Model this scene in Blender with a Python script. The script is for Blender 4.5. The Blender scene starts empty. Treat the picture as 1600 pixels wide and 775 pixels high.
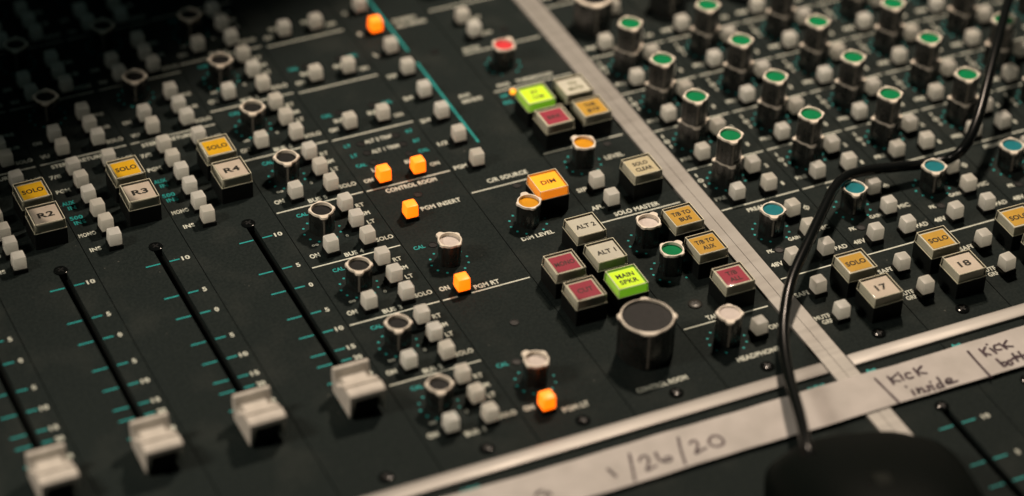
import bpy, bmesh, math, random
from mathutils import Matrix, Vector

random.seed(7)
K = 0.001                      # everything below is written in millimetres
sc = bpy.context.scene
COL = sc.collection

# ------------------------------------------------------------------ camera
AX = (0.9052097153743924, -0.23894360971237988, 0.35142754953109384)
AY = (-0.4239619965391358, -0.5645541870039372, 0.7081912138870923)
AZ = (0.029182129503538656, -0.7900534926914389, -0.6123429447651841)
CAM = Vector((-351.4275, -708.1912, 612.3429))
cam_d = bpy.data.cameras.new('camera')
cam = bpy.data.objects.new('camera', cam_d)
COL.objects.link(cam)
right = Vector((AX[0], AY[0], AZ[0])); down = Vector((AX[1], AY[1], AZ[1])); fwd = Vector((AX[2], AY[2], AZ[2]))
m = Matrix((right, -down, -fwd)).transposed().to_4x4()
m.translation = CAM * K
cam.matrix_world = m
cam_d.sensor_width = 36.0
cam_d.lens = 4275.877 / 1600 * 36
cam_d.clip_start = 0.01
cam_d.clip_end = 50
cam_d.dof.use_dof = True
cam_d.dof.focus_distance = 0.997
cam_d.dof.aperture_fstop = 3.9
cam_d.dof.aperture_blades = 9
sc.camera = cam

# ------------------------------------------------------------------ light
w = bpy.data.worlds.new('World'); sc.world = w; w.use_nodes = True
bg = w.node_tree.nodes['Background']
bg.inputs['Color'].default_value = (0.65, 0.95, 0.88, 1)
bg.inputs['Strength'].default_value = 0.017


def spot(name, loc, aim, power, color, angle, blend, size):
    d = bpy.data.lights.new(name, 'SPOT')
    d.energy = power; d.color = color; d.spot_size = math.radians(angle); d.spot_blend = blend
    d.shadow_soft_size = size * K
    o = bpy.data.objects.new(name, d); COL.objects.link(o)
    o.location = Vector(loc) * K
    o.rotation_euler = (Vector(aim) - Vector(loc)).to_track_quat('-Z', 'Y').to_euler()
    return o


def edge_aim(loc, theta, P=(-154, 94, 0), Q=(-47, 157, 0)):
    """aim a lamp so that the edge of its cone falls along the line P-Q on the desk"""
    loc, P, Q = Vector(loc), Vector(P), Vector(Q)
    d0 = ((P + Q) / 2 - loc).normalized(); u = (Q - P).normalized()
    n = u.cross(d0).normalized()
    if n.dot(Vector((100, -150, 0)) - P) < 0:
        n = -n
    th = math.radians(theta)
    return loc + (d0 * math.cos(th) + n * math.sin(th)) * 500


spot('studio_lamp', (227, 198, 500), edge_aim((227, 198, 500), 50), 15.0, (1.0, 0.80, 0.63), 101.6, 0.058, 22)
spot('side_lamp', (-520, -40, 430), edge_aim((-520, -40, 430), 44, (-154, 68, 0), (-47, 133, 0)), 8.8, (1.0, 0.86, 0.71), 90.5, 0.09, 60)

sc.view_settings.view_transform = 'Standard'
sc.view_settings.look = 'None'
sc.view_settings.exposure = 0.0
sc.view_settings.gamma = 1.0
sc.cycles.max_bounces = 10
sc.cycles.transparent_max_bounces = 16
sc.cycles.caustics_reflective = False
sc.cycles.caustics_refractive = False


# ------------------------------------------------------------------ materials
def newmat(name):
    mt = bpy.data.materials.new(name); mt.use_nodes = True
    nt = mt.node_tree
    return mt, nt, nt.nodes['Principled BSDF']


def plain(name, col, rough=0.5, spec=0.5, metal=0.0, coat=0.0):
    mt, nt, b = newmat(name)
    b.inputs['Base Color'].default_value = (*col, 1)
    b.inputs['Roughness'].default_value = rough
    b.inputs['Specular IOR Level'].default_value = spec
    b.inputs['Metallic'].default_value = metal
    b.inputs['Coat Weight'].default_value = coat
    return mt


def add_noise(mt, col_a, col_b, scale, lo=0.35, hi=0.65, bump=0.0, bscale=None, stretch=None, detail=5, rough=None, coord='Object'):
    nt = mt.node_tree; b = nt.nodes['Principled BSDF']
    tc = nt.nodes.new('ShaderNodeTexCoord')
    vec = tc.outputs[coord]
    if stretch:
        mp = nt.nodes.new('ShaderNodeMapping'); mp.inputs['Scale'].default_value = stretch
        nt.links.new(vec, mp.inputs['Vector']); vec = mp.outputs['Vector']
    n = nt.nodes.new('ShaderNodeTexNoise'); n.inputs['Scale'].default_value = scale; n.inputs['Detail'].default_value = detail
    nt.links.new(vec, n.inputs['Vector'])
    mr = nt.nodes.new('ShaderNodeMapRange')
    mr.inputs['From Min'].default_value = lo; mr.inputs['From Max'].default_value = hi
    nt.links.new(n.outputs['Fac'], mr.inputs['Value'])
    mx = nt.nodes.new('ShaderNodeMix'); mx.data_type = 'RGBA'
    mx.inputs['A'].default_value = (*col_a, 1); mx.inputs['B'].default_value = (*col_b, 1)
    nt.links.new(mr.outputs['Result'], mx.inputs['Factor'])
    nt.links.new(mx.outputs['Result'], b.inputs['Base Color'])
    if rough:
        r2 = nt.nodes.new('ShaderNodeMapRange')
        r2.inputs['To Min'].default_value = rough[0]; r2.inputs['To Max'].default_value = rough[1]
        nt.links.new(mr.outputs['Result'], r2.inputs['Value'])
        nt.links.new(r2.outputs['Result'], b.inputs['Roughness'])
    if bump:
        n2 = nt.nodes.new('ShaderNodeTexNoise'); n2.inputs['Scale'].default_value = bscale; n2.inputs['Detail'].default_value = 3
        nt.links.new(vec, n2.inputs['Vector'])
        bp = nt.nodes.new('ShaderNodeBump'); bp.inputs['Strength'].default_value = bump; bp.inputs['Distance'].default_value = 0.0002
        nt.links.new(n2.outputs['Fac'], bp.inputs['Height'])
        nt.links.new(bp.outputs['Normal'], b.inputs['Normal'])
    return mt


M = {}
M['panel'] = add_noise(plain('black_powder_coat', (0.03, 0.03, 0.03), 0.8, 0.07), (0.0100, 0.0150, 0.0146), (0.0160, 0.0220, 0.0210), 900,
                       bump=0.35, bscale=1500, detail=2)
def dust(mt):
    """sparse pale specks and faint smudges on the panel paint"""
    nt = mt.node_tree; b = nt.nodes['Principled BSDF']
    src = b.inputs['Base Color'].links[0].from_socket
    tc = nt.nodes.new('ShaderNodeTexCoord'); geo = nt.nodes.new('ShaderNodeNewGeometry')
    vo = nt.nodes.new('ShaderNodeTexVoronoi'); vo.inputs['Scale'].default_value = 150; vo.inputs['Randomness'].default_value = 1
    nt.links.new(geo.outputs['Position'], vo.inputs['Vector'])
    lt = nt.nodes.new('ShaderNodeMath'); lt.operation = 'LESS_THAN'; lt.inputs[1].default_value = 0.045
    nt.links.new(vo.outputs['Distance'], lt.inputs[0])
    n = nt.nodes.new('ShaderNodeTexNoise'); n.inputs['Scale'].default_value = 45; n.inputs['Detail'].default_value = 6
    nt.links.new(geo.outputs['Position'], n.inputs['Vector'])
    gt = nt.nodes.new('ShaderNodeMapRange'); gt.inputs['From Min'].default_value = 0.45; gt.inputs['From Max'].default_value = 0.62
    gt.inputs['To Max'].default_value = 0.5
    nt.links.new(n.outputs['Fac'], gt.inputs['Value'])
    ml = nt.nodes.new('ShaderNodeMath'); ml.operation = 'MULTIPLY'
    nt.links.new(lt.outputs[0], ml.inputs[0]); nt.links.new(gt.outputs['Result'], ml.inputs[1])
    sm = nt.nodes.new('ShaderNodeMapRange'); sm.inputs['From Min'].default_value = 0.5; sm.inputs['From Max'].default_value = 0.75; sm.inputs['To Max'].default_value = 0.05
    nt.links.new(n.outputs['Fac'], sm.inputs['Value'])
    mxm = nt.nodes.new('ShaderNodeMath'); mxm.operation = 'MAXIMUM'
    nt.links.new(ml.outputs[0], mxm.inputs[0]); nt.links.new(sm.outputs['Result'], mxm.inputs[1])
    mx = nt.nodes.new('ShaderNodeMix'); mx.data_type = 'RGBA'; mx.inputs['B'].default_value = (0.22, 0.22, 0.19, 1)
    nt.links.new(src, mx.inputs['A']); nt.links.new(mxm.outputs[0], mx.inputs['Factor'])
    nt.links.new(mx.outputs['Result'], b.inputs['Base Color'])


dust(M['panel'])
M['black'] = plain('black_plastic', (0.007, 0.0085, 0.0085), 0.5, 0.15)
M['knob'] = add_noise(plain('black_knob_plastic', (0.014, 0.015, 0.014), 0.24, 1.0), (0.007, 0.008, 0.0075), (0.012, 0.013, 0.012), 300, rough=(0.24, 0.34))
M['deck'] = plain('black_void', (0.012, 0.014, 0.013), 0.8, 0.1)
M['hole'] = plain('dark_hole', (0.004, 0.005, 0.005), 0.5, 0.3)
M['insert_dark'] = add_noise(plain('dark_cap', (0.02, 0.02, 0.02), 0.6, 0.15), (0.009, 0.010, 0.010), (0.015, 0.015, 0.015), 500)
M['white_print'] = add_noise(plain('cream_print', (0.7, 0.7, 0.6), 0.6, 0.2), (0.50, 0.54, 0.47), (0.66, 0.69, 0.60), 700)
M['teal_print'] = add_noise(plain('teal_print', (0.05, 0.5, 0.5), 0.6, 0.2), (0.012, 0.27, 0.27), (0.022, 0.36, 0.35), 700)
M['ring'] = add_noise(plain('cream_ring', (0.7, 0.6, 0.5), 0.45, 0.4), (0.62, 0.56, 0.47), (0.80, 0.74, 0.63), 350)
M['fader'] = add_noise(plain('ivory_fader', (0.7, 0.65, 0.55), 0.45, 0.4), (0.50, 0.47, 0.42), (0.60, 0.565, 0.505), 250)
M['alu'] = add_noise(plain('brushed_aluminium', (0.6, 0.5, 0.4), 0.5, 0.4, 0.3), (0.255, 0.25, 0.23), (0.285, 0.28, 0.26), 30,
                     bump=0.10, bscale=220, stretch=(1, 12, 1), rough=(0.45, 0.6))
M['alu_cross'] = add_noise(plain('brushed_aluminium_cross', (0.6, 0.5, 0.4), 0.5, 0.4, 0.3), (0.29, 0.28, 0.26), (0.325, 0.315, 0.295), 30,
                           bump=0.10, bscale=220, stretch=(1, 12, 1), rough=(0.42, 0.55))
M['tape'] = add_noise(plain('paper_tape', (0.7, 0.7, 0.6), 0.75, 0.2), (0.45, 0.43, 0.405), (0.53, 0.505, 0.48), 90, bump=0.5, bscale=120)
M['ink'] = add_noise(plain('marker_ink', (0.05, 0.02, 0.04), 0.6, 0.2), (0.025, 0.014, 0.022), (0.07, 0.042, 0.052), 400)
M['screw'] = plain('black_screw', (0.004, 0.005, 0.005), 0.12, 0.1)
M['screw_steel'] = plain('dark_steel_screw', (0.03, 0.03, 0.027), 0.4, 0.4, 0.5)
M['cable'] = plain('black_cable_rubber', (0.004, 0.005, 0.005), 0.25, 0.2)
M['mouse'] = plain('black_mouse_plastic', (0.003, 0.0045, 0.004), 0.5, 0.03)
M['wheel'] = plain('grey_wheel_rubber', (0.012, 0.014, 0.012), 0.7, 0.05)
M['diffuser'] = plain('pale_diffuser', (0.70, 0.68, 0.58), 0.5, 0.3)
M['text_black'] = plain('black_lettering', (0.015, 0.014, 0.013), 0.6, 0.2)
M['text_faint'] = plain('faint_lettering', (0.10, 0.035, 0.045), 0.6, 0.2)


def milky(name, a, b_, emit=None, estr=0.0, trans=0.62):
    mt, nt, b = newmat(name)
    b.inputs['Roughness'].default_value = 0.38
    b.inputs['Specular IOR Level'].default_value = 0.35
    add_noise(mt, a, b_, 420)
    if not emit:                            # each key has yellowed a little differently
        src = b.inputs['Base Color'].links[0].from_socket
        oi = nt.nodes.new('ShaderNodeObjectInfo'); mr = nt.nodes.new('ShaderNodeMapRange'); mr.inputs['To Max'].default_value = 0.42
        nt.links.new(oi.outputs['Random'], mr.inputs['Value'])
        my = nt.nodes.new('ShaderNodeMix'); my.data_type = 'RGBA'; my.inputs['B'].default_value = (0.66, 0.60, 0.47, 1)
        nt.links.new(src, my.inputs['A']); nt.links.new(mr.outputs['Result'], my.inputs['Factor'])
        nt.links.new(my.outputs['Result'], b.inputs['Base Color'])
    tr = nt.nodes.new('ShaderNodeBsdfTranslucent'); tr.inputs['Color'].default_value = (*b_, 1)
    mx = nt.nodes.new('ShaderNodeMixShader'); mx.inputs['Fac'].default_value = trans
    out = nt.nodes['Material Output']
    nt.links.new(b.outputs[0], mx.inputs[1]); nt.links.new(tr.outputs[0], mx.inputs[2])
    nt.links.new(mx.outputs[0], out.inputs['Surface'])
    if emit:
        b.inputs['Emission Color'].default_value = (*emit, 1)
        b.inputs['Emission Strength'].default_value = estr
    return mt


M['button'] = milky('milky_button', (0.84, 0.85, 0.81), (0.92, 0.93, 0.89))
M['button_orange'] = milky('lit_orange_button', (0.75, 0.35, 0.05), (0.85, 0.42, 0.08), (1.0, 0.15, 0.002), 2.2, 0.2)
M['led'] = plain('lit_led', (0.8, 0.4, 0.05), 0.3)
_b = M['led'].node_tree.nodes['Principled BSDF']
_b.inputs['Emission Color'].default_value = (1, 0.36, 0.01, 1); _b.inputs['Emission Strength'].default_value = 1.6


def film(name, col, emit=None, estr=0.0):
    mt = plain('film_' + name, col, 0.55, 0.08)
    add_noise(mt, tuple(c * 0.92 for c in col), col, 200)
    if emit:
        b = mt.node_tree.nodes['Principled BSDF']
        b.inputs['Emission Color'].default_value = (*emit, 1); b.inputs['Emission Strength'].default_value = estr
    M['film_' + name] = mt


film('yellow', (0.95, 0.53, 0.010), (1.0, 0.50, 0.004), 0.16)
film('amber', (0.78, 0.46, 0.07))
film('pink', (0.88, 0.77, 0.70))
film('white', (0.84, 0.83, 0.77))
film('red', (0.50, 0.055, 0.11))
film('orange', (0.8, 0.4, 0.03), (1.0, 0.33, 0.008), 1.15)
film('green', (0.6, 0.75, 0.05), (0.62, 0.95, 0.004), 0.62)
film('cream', (0.78, 0.70, 0.50))
M['diff_orange'] = plain('diffuser_orange', (0.7, 0.4, 0.1), 0.5); _b = M['diff_orange'].node_tree.nodes['Principled BSDF']
_b.inputs['Emission Color'].default_value = (1, 0.25, 0.01, 1); _b.inputs['Emission Strength'].default_value = 0.75
M['diff_green'] = plain('diffuser_green', (0.6, 0.7, 0.2), 0.5); _b = M['diff_green'].node_tree.nodes['Principled BSDF']
_b.inputs['Emission Color'].default_value = (0.3, 0.8, 0.02, 1); _b.inputs['Emission Strength'].default_value = 0.35

for nm, c in dict(green=(0.0, 0.185, 0.062), teal=(0.012, 0.175, 0.21), amber=(0.68, 0.31, 0.015), white=(0.62, 0.56, 0.52), red=(0.66, 0.05, 0.06)).items():  # white is toned down to carry the shade of its recess
    M['disc_' + nm] = add_noise(plain('disc_' + nm, c, 0.6, 0.06), tuple(v * 0.85 for v in c), c, 300)

# clear acrylic: tinted transparency with a fresnel gloss on top
mt, nt, b = newmat('clear_acrylic')
out = nt.nodes['Material Output']
tr = nt.nodes.new('ShaderNodeBsdfTransparent'); tr.inputs['Color'].default_value = (0.94, 0.95, 0.91, 1)
gl = nt.nodes.new('ShaderNodeBsdfGlossy'); gl.inputs['Roughness'].default_value = 0.08
df = nt.nodes.new('ShaderNodeBsdfDiffuse'); df.inputs['Color'].default_value = (0.8, 0.78, 0.68, 1)
fr = nt.nodes.new('ShaderNodeFresnel'); fr.inputs['IOR'].default_value = 1.5
mx = nt.nodes.new('ShaderNodeMixShader'); mx2 = nt.nodes.new('ShaderNodeMixShader'); mx2.inputs['Fac'].default_value = 0.017
nt.links.new(tr.outputs[0], mx2.inputs[1]); nt.links.new(df.outputs[0], mx2.inputs[2])
nt.links.new(fr.outputs[0], mx.inputs['Fac']); nt.links.new(mx2.outputs[0], mx.inputs[1]); nt.links.new(gl.outputs[0], mx.inputs[2])
nt.links.new(mx.outputs[0], out.inputs['Surface'])
M['clear'] = mt
M['edge_glint'] = plain('painted_edge_glint', (0.82, 0.80, 0.62), 0.22, 0.7)  # pale colour painted for light refracted in the cap bevels


# ------------------------------------------------------------------ mesh helpers (mm)
class MB:
    def __init__(s):
        s.v = []; s.f = []; s.smooth = []

    def add(s, vs, fs, smooth=False):
        o = len(s.v)
        s.v += [tuple(p) for p in vs]
        s.f += [tuple(i + o for i in f) for f in fs]
        s.smooth += [smooth] * len(fs)
        return s

    def box(s, x0, y0, z0, x1, y1, z1, taper=0.0, bev=0.0):
        bm = bmesh.new()
        vs = []
        for z, t in ((z0, 0), (z1, taper)):
            for x, y in ((x0 + t, y0 + t), (x1 - t, y0 + t), (x1 - t, y1 - t), (x0 + t, y1 - t)):
                vs.append(bm.verts.new((x, y, z)))
        for f in ((3, 2, 1, 0), (4, 5, 6, 7), (0, 1, 5, 4), (1, 2, 6, 5), (2, 3, 7, 6), (3, 0, 4, 7)):
            bm.faces.new([vs[i] for i in f])
        if bev:
            bmesh.ops.bevel(bm, geom=bm.edges[:], offset=bev, segments=2, affect='EDGES', profile=0.6)
        bm.verts.index_update()
        s.add([v.co[:] for v in bm.verts], [[v.index for v in f.verts] for f in bm.faces])
        bm.free()
        return s

    def prism(s, prof, z0, z1, cx=0, cy=0, top=True, bottom=False, scale1=1.0, smooth=False):
        n = len(prof)
        vs = [(cx + x, cy + y, z0) for x, y in prof] + [(cx + x * scale1, cy + y * scale1, z1) for x, y in prof]
        fs = [(i, (i + 1) % n, n + (i + 1) % n, n + i) for i in range(n)]
        s.add(vs, fs, smooth)
        if top:
            s.add(vs[n:], [tuple(range(n))])
        if bottom:
            s.add(vs[:n], [tuple(reversed(range(n)))])
        return s

    def ring(s, outer, inner, z0, z1, zi=None, cx=0, cy=0, drop=0.0):
        """annulus with outside wall z0..z1, flat top, inside wall down to zi"""
        n = len(outer); zi = z0 if zi is None else zi
        o = [(cx + x, cy + y) for x, y in outer]; i_ = [(cx + x, cy + y) for x, y in inner]
        o2 = [(cx + x * 0.965, cy + y * 0.965) for x, y in outer]
        e = 0.28
        loops = [[(x, y, z0) for x, y in o], [(x, y, z1 - e) for x, y in o], [(x, y, z1) for x, y in o2],
                 [(x, y, z1) for x, y in i_], [(x, y, zi) for x, y in i_]]
        vs = sum(loops, [])
        fs = []
        for k in range(4):
            for i in range(n):
                a, b2 = k * n + i, k * n + (i + 1) % n
                fs.append((a, b2, b2 + n, a + n))
        s.add(vs, fs)
        return s

    def disc(s, r, z, cx=0, cy=0, n=40):
        s.add([(cx + r * math.cos(2 * math.pi * i / n), cy + r * math.sin(2 * math.pi * i / n), z) for i in range(n)], [tuple(range(n))])
        return s

    def rect(s, x0, y0, x1, y1, z):
        s.add([(x0, y0, z), (x1, y0, z), (x1, y1, z), (x0, y1, z)], [(0, 1, 2, 3)])
        return s

    def stroke(s, pts, wd, z):
        """flat pen stroke with round ends"""
        P = [Vector((p[0], p[1], 0)) for p in pts]
        if len(P) > 2:                       # smooth by Catmull-Rom
            Q = []
            for i in range(len(P) - 1):
                p0, p1, p2, p3 = P[max(i - 1, 0)], P[i], P[i + 1], P[min(i + 2, len(P) - 1)]
                for k in range(5):
                    t = k / 5
                    Q.append(0.5 * ((2 * p1) + (p2 - p0) * t + (2 * p0 - 5 * p1 + 4 * p2 - p3) * t * t + (3 * p1 - p0 - 3 * p2 + p3) * t ** 3))
            Q.append(P[-1]); P = Q
        L, R = [], []
        for i, p in enumerate(P):
            d = (P[min(i + 1, len(P) - 1)] - P[max(i - 1, 0)]).normalized()
            n = Vector((-d.y, d.x, 0)); h = wd / 2 * random.uniform(0.85, 1.12)
            L.append(p + n * h); R.append(p - n * h)
        n = len(P); o = [(v.x, v.y, z) for v in L + R]
        s.add(o, [(i + n, i + n + 1, i + 1, i) for i in range(n - 1)])
        s.disc(wd / 2, z + 0.006, P[0].x, P[0].y, 14); s.disc(wd / 2, z + 0.009, P[-1].x, P[-1].y, 14)
        return s

    def text(s, txt, cx, cy, h, wd, z=0.0):
        vs, fs, bb = glyphs(txt)
        sx = wd / (bb[2] - bb[0]); sy = h / 0.73
        mx_ = (bb[0] + bb[2]) / 2; my = 0.365
        s.add([(cx + (x - mx_) * sx, cy + (y - my) * sy, z) for x, y in vs], fs)
        return s

    def build(s, name, mat, parent=None, loc=(0, 0, 0), bevel=0.0, smooth=None):
        me = bpy.data.meshes.new(name)
        me.from_pydata([(x * K, y * K, z * K) for x, y, z in s.v], [], s.f)
        bm = bmesh.new(); bm.from_mesh(me)
        bmesh.ops.remove_doubles(bm, verts=bm.verts, dist=1e-7)
        bm.to_mesh(me); bm.free()
        if smooth:
            for p in me.polygons:
                p.use_smooth = True
            me.set_sharp_from_angle(angle=math.radians(smooth))
        me.materials.append(M[mat])
        return link(name, me, parent, loc)


def link(name, me, parent=None, loc=(0, 0, 0)):
    o = bpy.data.objects.new(name, me); COL.objects.link(o)
    if parent:
        o.parent = parent
    o.location = Vector(loc) * K
    return o


_gc = {}


def glyphs(txt):
    if txt not in _gc:
        cu = bpy.data.curves.new('lettering', 'FONT')
        cu.body = txt; cu.size = 1.0; cu.offset = 0.032; cu.resolution_u = 3; cu.space_character = 1.05
        ob = bpy.data.objects.new('lettering', cu); COL.objects.link(ob)
        bpy.context.view_layer.update()
        dg = bpy.context.evaluated_depsgraph_get()
        me = ob.evaluated_get(dg).to_mesh()
        vs = [(v.co.x, v.co.y) for v in me.vertices]; fs = []
        for p in me.polygons:
            fs.append(tuple(p.vertices) if p.normal.z > 0 else tuple(reversed(p.vertices)))
        ob.evaluated_get(dg).to_mesh_clear()
        bpy.data.objects.remove(ob); bpy.data.curves.remove(cu)
        xs = [a for a, _ in vs]; ys = [a for _, a in vs]
        _gc[txt] = (vs, fs, (min(xs), min(ys), max(xs), max(ys)))
    return _gc[txt]


def thing(name, label, cat, loc=(0, 0, 0), group=None):
    o = bpy.data.objects.new(name, None); COL.objects.link(o)
    o.location = Vector(loc) * K; o.empty_display_size = 0.01
    tag(o, label, cat, group)
    return o


def tag(o, label, cat, group=None):
    o['label'] = label; o['category'] = cat
    if group:
        o['group'] = group
    return o


def dup(src, parent, loc, rot=None):
    """a copy of a part and its sub-parts under another thing"""
    c = src.copy(); COL.objects.link(c); c.parent = parent; c.location = Vector(loc) * K
    if rot is not None:
        c.rotation_euler = (0, 0, math.radians(rot))
    if 'label' in c:
        del c['label']
    for ch in KIDS[src.name]:
        d = ch.copy(); COL.objects.link(d); d.parent = c
    return c


KIDS = {}
PROTO = {}


def place(kind, parent, x, y, rot=None, label=None, ox=0.0):
    """first use builds the part, later uses copy it; x, y are panel millimetres"""
    if not seen(x, y):
        return None
    loc = (x - ox, y, 0)
    if kind not in PROTO:
        o, kids = BUILD[kind](parent)
        o.location = Vector(loc) * K
        if rot is not None:
            o.rotation_euler = (0, 0, math.radians(rot))
        PROTO[kind] = o; KIDS[o.name] = kids
    else:
        o = dup(PROTO[kind], parent, loc, 0 if rot is None else rot)
    if kind == 'btn':                       # real keys never stand perfectly straight
        o.rotation_euler = (random.gauss(0, 0.022), random.gauss(0, 0.022), random.gauss(0, 0.03))
        o.location.z = random.gauss(0, 0.00016)
    elif kind == 'dual':
        o.rotation_euler.z += random.gauss(0, 0.06)
    elif rot is None:
        o.rotation_euler.z = random.gauss(0, 0.008)
    if label:
        o['label'] = label
    return o


def seen(x, y, pad=70):
    """keep what the photo could show: panel points inside the view with a margin"""
    v = Vector((x, y, 6)) - CAM
    d = v.dot(fwd)
    px = 800 + 4275.9 * v.dot(right) / d; py = 387.5 + 4275.9 * v.dot(down) / d
    return -pad < px < 1600 + pad and -pad < py < 775 + pad + 40


# ------------------------------------------------------------------ the controls
def lobed(r, lug, width=16, pointer=0.0, n=120, lugs=(0, 90, 180, 270), plen=18):
    out_ = []
    for i in range(n):
        a = 360 * i / n; v = r
        for k in lugs:
            d = (a - k + 180) % 360 - 180
            v += (pointer if (k == 0 and pointer) else lug) * math.exp(-(d / (plen if k == 0 and pointer else width)) ** 4)
        out_.append((v * math.cos(math.radians(a)), v * math.sin(math.radians(a))))
    return out_


def circ(r, n=120):
    return [(r * math.cos(2 * math.pi * i / n), r * math.sin(2 * math.pi * i / n)) for i in range(n)]


def b_button(mat):
    def f(parent):
        mb = MB().box(-2.5, -2.5, 1.6, 2.5, 2.5, 6.9, taper=0.14, bev=0.78)
        o = mb.build('push_button', mat, parent, smooth=40)
        k = MB().box(-2.7, -2.7, -0.5, 2.7, 2.7, 1.7, bev=0.15).build('button_base', 'black', o)
        return o, [k]
    return f


def knob_parts(parent, name, r, h, pointer, disc, disc_drop, lug=0.55, body_scale=0.95, inner=None, z0=0.4, width=13):
    inner = inner or r * 0.87
    top = lobed(r, lug, width, pointer)
    body = lobed(r * body_scale, lug * 0.9, width * 0.8, pointer * 0.45)
    o = MB().prism(body, z0, h - max(0.8, disc_drop + 0.12), smooth=True, top=True, bottom=True).build(name, 'knob', parent, smooth=35)
    kids = [MB().ring(top, circ(inner), h - 0.8, h, h - disc_drop - 0.1).build('knob_ring', 'ring', o, smooth=40)]
    kids.append(MB().disc(inner + 0.05, h - disc_drop).build('knob_cap', disc, o))
    pl = r * body_scale + pointer * 0.45 + 0.06
    kids.append(MB().add([(pl, -0.35, z0 + 0.6), (pl, 0.35, z0 + 0.6), (pl, 0.35, h - 0.9), (pl, -0.35, h - 0.9),
                          (pl - 1, -0.35, z0 + 0.6), (pl - 1, 0.35, z0 + 0.6), (pl - 1, 0.35, h - 0.9), (pl - 1, -0.35, h - 0.9)],
                         [(0, 1, 2, 3), (0, 4, 5, 1), (3, 2, 6, 7), (0, 3, 7, 4), (1, 5, 6, 2)]).build('pointer_line', 'pline', o))
    return o, kids


M['pline'] = plain('grey_pointer_line', (0.16, 0.15, 0.13), 0.5, 0.4)


def b_knob(disc, drop, h=10.0, pointer=1.5, r=4.45):
    return lambda parent: knob_parts(parent, 'rotary_knob', r, h, pointer, disc, drop)


def b_dual(parent):
    o, kids = knob_parts(parent, 'dual_knob', 4.6, 21.0, 1.5, 'disc_green', 0.9, z0=10.0, body_scale=0.97)
    low = lobed(5.25, 0.9, 11, 1.3)
    kids.append(MB().prism(low, 0.4, 9.6, smooth=True, bottom=True).build('lower_knob', 'knob', o, smooth=35))
    # worn cream collar that shows between the two bodies, wide only at its lugs
    kids.append(MB().ring(lobed(4.95, 1.35, 12, 1.7), circ(4.5), 9.55, 9.95, 9.5).build('knob_collar', 'ring', o, smooth=40))
    return o, kids


def b_big(parent):
    return knob_parts(parent, 'large_knob', 9.5, 17.0, 1.0, 'insert_dark', 1.0, lug=0.95, inner=8.95, width=9, body_scale=0.97)


def b_eq(parent):
    return knob_parts(parent, 'large_knob', 7.6, 15.0, 0.9, 'insert_dark', 0.9, lug=0.7, inner=6.3, width=12, body_scale=0.97)


def b_illum(lines, filmname, tsize, tmat='text_black', diff='diffuser', fw=4.0, fh=3.9):
    def f(parent):
        o = MB().box(-6.1, -6.2, 0.0, 6.1, 6.2, 6.9, bev=0.3).build('illuminated_button', 'black', parent)
        kids = [MB().box(-5.5, -5.45, 6.9, 5.5, 5.45, 10.25, taper=0.2, bev=0.25).build('diffuser', diff, o)]
        kids.append(MB().box(-fw - 0.55, -fh - 0.5, 10.1, fw + 0.55, fh + 0.55, 10.34, bev=0.05).build('label_film', 'film_' + filmname, o))
        tx = MB()
        n = len(lines)
        for i, (t, wd) in enumerate(lines):
            tx.text(t, 0.1, (n - 1) * 1.75 - i * 3.5, tsize * 1.08, wd * 1.08, 10.39)
        kids.append(tx.build('button_lettering', tmat, o))
        # clear shell: outside skin, open below
        b0 = 5.95
        bm = MB().box(-b0, -b0, 6.95, b0, b0, 10.95, taper=0.3, bev=0.18)
        kids.append(bm.build('clear_cap', 'clear', o, smooth=25))
        # pale strips painting in the light caught along the cap's edges
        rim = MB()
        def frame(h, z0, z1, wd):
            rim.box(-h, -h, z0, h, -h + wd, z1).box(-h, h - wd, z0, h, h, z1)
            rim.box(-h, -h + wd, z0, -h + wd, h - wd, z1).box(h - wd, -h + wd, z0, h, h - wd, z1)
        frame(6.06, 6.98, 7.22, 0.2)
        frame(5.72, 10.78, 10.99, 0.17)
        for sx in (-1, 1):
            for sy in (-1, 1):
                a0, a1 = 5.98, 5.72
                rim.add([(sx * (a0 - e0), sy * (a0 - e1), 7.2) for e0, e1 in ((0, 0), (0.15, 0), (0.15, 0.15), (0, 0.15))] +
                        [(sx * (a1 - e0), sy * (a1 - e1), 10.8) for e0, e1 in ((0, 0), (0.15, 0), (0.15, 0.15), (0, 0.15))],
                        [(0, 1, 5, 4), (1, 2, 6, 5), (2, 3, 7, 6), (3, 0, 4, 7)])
        kids.append(rim.build('cap_edge_glints', 'edge_glint', o))
        return o, kids
    return f


def b_screw(mat, cross=False):
    def f(parent):
        prof = circ(2.55, 28)
        mb = MB().prism(prof, 0.0, 0.35).prism(prof, 0.35, 0.62, scale1=0.8, smooth=True)
        o = mb.build('screw', mat, parent, smooth=50)
        k = MB()
        k.box(-1.3, -0.3, 0.5, 1.3, 0.3, 0.66).box(-0.3, -1.3, 0.5, 0.3, -0.31, 0.66).box(-0.3, 0.31, 0.5, 0.3, 1.3, 0.66)
        return o, [k.build('screw_slot', 'hole', o)]
    return f


def b_hole(parent):
    o = MB().ring(circ(1.75, 32), circ(1.35, 32), 0.0, 0.25, 0.06).build('trim_hole', 'black', parent)
    k = MB().disc(1.4, 0.08, n=32).build('trimmer', 'hole', o)
    return o, [k]


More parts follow.
